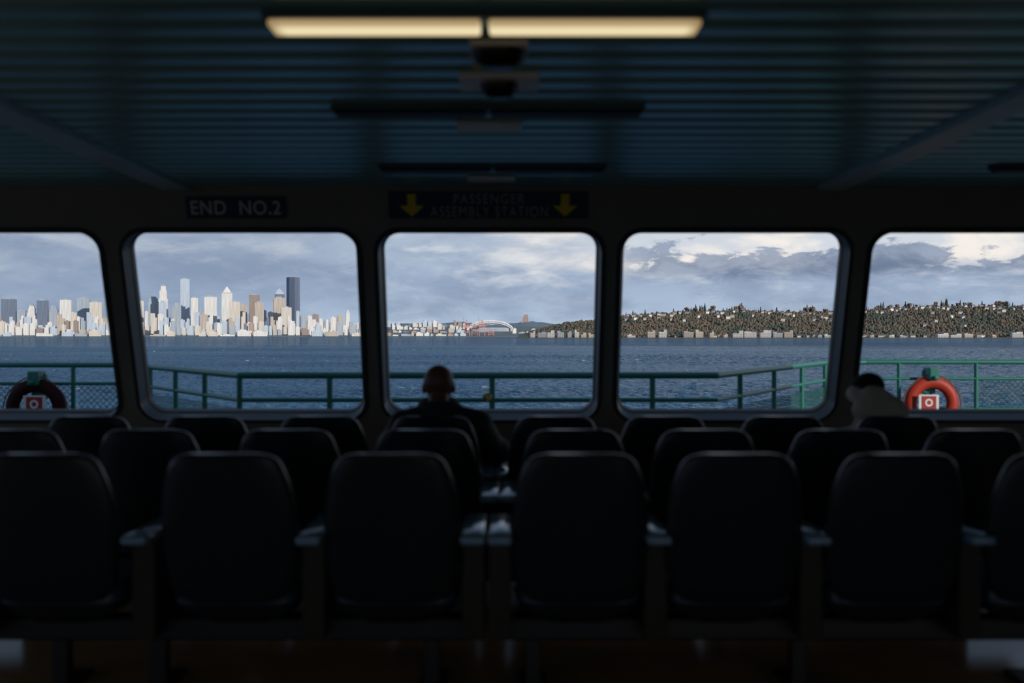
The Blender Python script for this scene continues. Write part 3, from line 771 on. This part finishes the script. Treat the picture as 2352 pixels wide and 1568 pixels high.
SD, RD = 2900, 3500
ridge = [(1190, 768), (1240, 757), (1280, 746), (1330, 740), (1365, 738), (1420, 728), (1500, 722), (1600, 717), (1700, 716), (1850, 720), (1950, 717), (2050, 709), (2200, 704), (2352, 705), (2700, 705)]
def hill(px, t):
    d = SD+(RD-SD)*t; zr = PZ(interp(px, ridge), RD)
    s = min(1, max(0, (t-.05)/.95)); s = (s*s*(3-2*s))*.55+s*.45
    return Vector((PX(px, d), d, -7.6+(zr+7.6)*s))
M_hill = mat('hill_ground', lin(86, 88, 76), .95, var=.35, scale=.02)
b = NBM(); prev = None
for k in range(95):
    px = 1190+k*16
    c_ = [b.verts.new((PX(px, SD-6), SD-6, SEA-1)), b.verts.new((PX(px, SD-3), SD-3, -7.6))]+[b.verts.new(hill(px, t_)) for t_ in np.linspace(0, 1, 14)]
    c_ += [b.verts.new((PX(px, 4000), 4000, c_[-1].co.z-8)), b.verts.new((PX(px, 4300), 4300, -12))]
    if prev:
        for j in range(len(c_)-1): b.faces.new((prev[j], c_[j], c_[j+1], prev[j+1]))
    prev = c_
tag(obj('hill_near', b, M_hill, smooth=True), kind='structure')
M_roof = [mat('roof_grey', lin(120, 120, 124), .8), mat('roof_brown', lin(122, 106, 98), .8)]
HW_ = [mat('house_white', lin(222, 219, 214), .7), mat('house_beige', lin(202, 192, 178), .7), mat('house_grey', lin(164, 170, 178), .7)]
def housemesh(w, dp, h, rh):
    b1 = NBM(); box(b1, -w/2, w/2, -dp/2, dp/2, -3, h)
    b2 = NBM(); e = 1.0
    v = [b2.verts.new(q) for q in ((-w/2-e, -dp/2-e, h-.3), (w/2+e, -dp/2-e, h-.3), (w/2+e, dp/2+e, h-.3), (-w/2-e, dp/2+e, h-.3), (-w/2-e, 0, h+rh), (w/2+e, 0, h+rh))]
    for f in ((0, 1, 5, 4), (2, 3, 4, 5), (1, 2, 5), (3, 0, 4), (3, 2, 1, 0)): b2.faces.new([v[i] for i in f])
    return b1, b2
protos = []
hs = []
for k in range(150):
    z_ = random.random()
    px = random.uniform(1390, 2420)
    t_ = random.uniform(.82, .97) if z_ < .6 else (random.uniform(.3, .84) if px > 1900 else random.uniform(.6, .9))
    if any(abs(px-p) < 7 and abs(t_-q) < .08 for p, q in hs): continue
    hs.append((px, t_))
names = ['white', 'beige', 'grey']
for k in range(80):
    px = random.uniform(1380, 2420)
    if all(abs(px-p) > 7 for p, q in hs if q < .06): hs.append((px, random.uniform(.035, .055)))
for k, (px, t_) in enumerate(hs):
    ci = random.choice((0, 0, 1, 2)); key = (ci, random.randrange(2))
    lab = '%s gabled house among trees on the right hillside' % names[ci]; grp = '%s houses on the right hillside' % names[ci]
    if t_ < .06: lab = 'small %s gabled house on the shoreline below the wooded hill' % names[ci]; grp = 'small %s houses on the right shoreline' % names[ci]
    src = next((p for kk, p in protos if kk == key), None)
    if src is None:
        o = thing('hillside_house', lab, 'house', group=grp)
        b1, b2 = housemesh(9.5+4*key[1], 8, 5+1.5*key[1], 3); obj('walls', b1, HW_[ci], o); obj('roof', b2, M_roof[key[1]], o); protos.append((key, o))
    else: o = copy_tree(src); tag(o, lab, 'house', grp)
    o.location = hill(px, t_)+Vector((0, 0, 2 if t_ > .06 else 0)); o.rotation_euler.z = random.uniform(-.5, .5)
def condo(px0, px1, yt, ma):
    d = SD+12; w = (px1-px0)*d/F; h = PZ(yt, d)+7.6
    lab = '%s apartment block on the shore below the wooded hill' % ma
    o = thing('shore_apartments', lab, 'building', (PX((px0+px1)/2, d), d, -7.6), random.uniform(-.1, .15), '%s apartment blocks on the right shore' % ma)
    k = random.uniform(.3, .7); lo_h = random.uniform(.6, .9)
    b = NBM(); box(b, -w/2, w/2, -8, 8, 0, h*lo_h)
    if random.random() < .5: box(b, -w*.5, -w*.5+w*k, -7, 8, h*lo_h, h)
    else: box(b, w*.5-w*k, w*.5, -7, 8, h*lo_h, h)
    obj('walls', b, FS[ma], o)
    b = NBM()
    for z_ in np.arange(3.4, h*lo_h-1, 3.4): box(b, -w*.46, w*.46, -9.6, -8, z_, z_+.9)
    if not b.faces: box(b, -w*.46, w*.46, -9.6, -8, 2, 2.8)
    obj('balconies', b, HW_[2], o)
FS = {'white': G('shore_white', lin(214, 210, 204), lin(100, 108, 120), px=5, pz=3.4), 'beige': G('shore_beige', lin(196, 180, 160), lin(104, 102, 104), px=5, pz=3.4), 'grey': G('shore_grey', lin(160, 164, 172), lin(84, 92, 104), px=5, pz=3.4)}
x = 1218
while x < 1362:
    w = random.uniform(8, 20); condo(x, x+w, random.uniform(757, 767), random.choice(('white', 'grey', 'white', 'beige'))); x += w+random.uniform(1, 8)
for x0, x1, yt in ((1440, 1450, 767), (1486, 1504, 758), (1512, 1530, 757), (1570, 1592, 760), (1596, 1614, 757), (1628, 1638, 761), (1660, 1670, 767), (1682, 1706, 759), (1708, 1736, 761), (1745, 1770, 758), (1774, 1796, 762), (1800, 1820, 758), (1876, 1886, 768), (1893, 1908, 767),
                   (1996, 2006, 768), (2040, 2052, 768), (2066, 2080, 769), (2150, 2176, 764), (2180, 2206, 766), (2212, 2232, 765), (2240, 2252, 768), (2276, 2286, 768), (2322, 2346, 762)):
    condo(x0, x1, yt, random.choice(('white', 'beige', 'beige', 'grey', 'white')))
m, nb, bs = newmat('woodland_leaves')
tc = nb.nt.nodes.new('ShaderNodeTexCoord')
n = nb.noise(tc.outputs['Object'], .011, 4, .5)
nb.put(bs.inputs['Base Color'], nb.ramp(n, [(.32, lin(76, 88, 80)), (.44, lin(96, 97, 86)), (.53, lin(120, 103, 90)), (.61, lin(96, 99, 86)), (.7, lin(126, 108, 94))]))  # leaf tones with bluish haze mixed into the colours
bs.inputs['Roughness'].default_value = .95; bs.inputs['Specular IOR Level'].default_value = .05; M_wood = m
bt = NBM(); bmesh.ops.create_icosphere(bt, subdivisions=2, radius=1); bt.verts.ensure_lookup_table()
iv = np.array([v.co[:] for v in bt.verts]); fi = np.array([[v.index for v in f.verts] for f in bt.faces]); bt.free()
VS, FS_ = [], []
cnt = 0
for k in range(12500):
    px = random.uniform(1215, 2500); t_ = random.uniform(.075, .97)
    if any(abs(px-p) < 5.5 and -.09 < t_-q < .015 for p, q in hs if q > .06) and random.random() < .9: continue
    p = hill(px, t_); r = random.uniform(2.0, 4.8)
    if px < 1290: r *= .7
    q = iv*np.array([r, r, r*random.uniform(1.0, 1.8)])*(1+rng.normal(size=(len(iv), 1))*.1)+np.array([p.x, p.y, p.z+r*.5])
    VS.append(q); FS_.append(fi+cnt*len(iv)); cnt += 1
me = bpy.data.meshes.new('woodland'); me.from_pydata(np.concatenate(VS).tolist(), [], np.concatenate(FS_).tolist())
me.polygons.foreach_set('use_smooth', np.ones(len(me.polygons), dtype=bool))
tag(obj('woodland', me, M_wood), 'brown and green woodland covering the right hillside', 'woodland', kind='stuff')
M_con = mat('conifer_needles', lin(66, 80, 74), .9, var=.4, scale=.3); M_bark = mat('tree_bark', lin(80, 64, 52), .9)
M_dec = mat('autumn_leaves', lin(122, 104, 90), .9, var=.4, scale=.3)
def conifer():
    o = thing('conifer_tree', 'dark conifer standing above the ridge of the right hill', 'tree', group='conifers along the right ridge')
    b = NBM()
    for i in range(6):
        z0 = 3+i*2.6; r = 4.2*(1-i/6.8)
        bmesh.ops.create_cone(b, cap_ends=True, segments=9, radius1=r, radius2=r*.15, depth=4.2, matrix=Matrix.Translation((random.uniform(-.3, .3), random.uniform(-.3, .3), z0+2.1)) @ Matrix.Rotation(i, 4, 'Z'))
    for v in b.verts: v.co += Vector(rng.normal(size=3)*.35)
    obj('foliage', b, M_con, o); b = NBM(); tube(b, (0, 0, -2), (0, 0, 5), .5, .4, 7); obj('trunk', b, M_bark, o); return o
def leafy():
    o = thing('leafy_tree', 'rounded brownish tree standing above the ridge of the right hill', 'tree', group='leafy trees along the right ridge')
    b = NBM()
    for i in range(6): ball(b, (random.uniform(-3, 3), random.uniform(-3, 3), 7+random.uniform(-2, 4)), random.uniform(2.6, 4), sub=2)
    for v in b.verts: v.co += Vector(rng.normal(size=3)*.3)
    obj('foliage', b, M_dec, o, True); b = NBM(); tube(b, (0, 0, -2), (0, 0, 6), .5, .4, 7); obj('trunk', b, M_bark, o); return o
con, lea = conifer(), leafy(); uc_, ul_ = False, False
for k in range(150):
    px = random.uniform(1375, 2450)
    if k < 70: px = random.choice((1600, 1612, 1700, 1860, 2030, 2090, 2150, 2200, 2290))+random.gauss(0, 14)
    t_ = random.uniform(.95, 1.0)
    isc = random.random() < .5
    if isc:
        o = con if not uc_ else copy_tree(con); uc_ = True
    else:
        o = lea if not ul_ else copy_tree(lea); ul_ = True
    s = random.uniform(.55, 1.1) if k >= 70 else random.uniform(.8, 1.7); o.location = hill(px, t_); o.scale = (s, s, s); o.rotation_euler.z = random.uniform(0, 6)
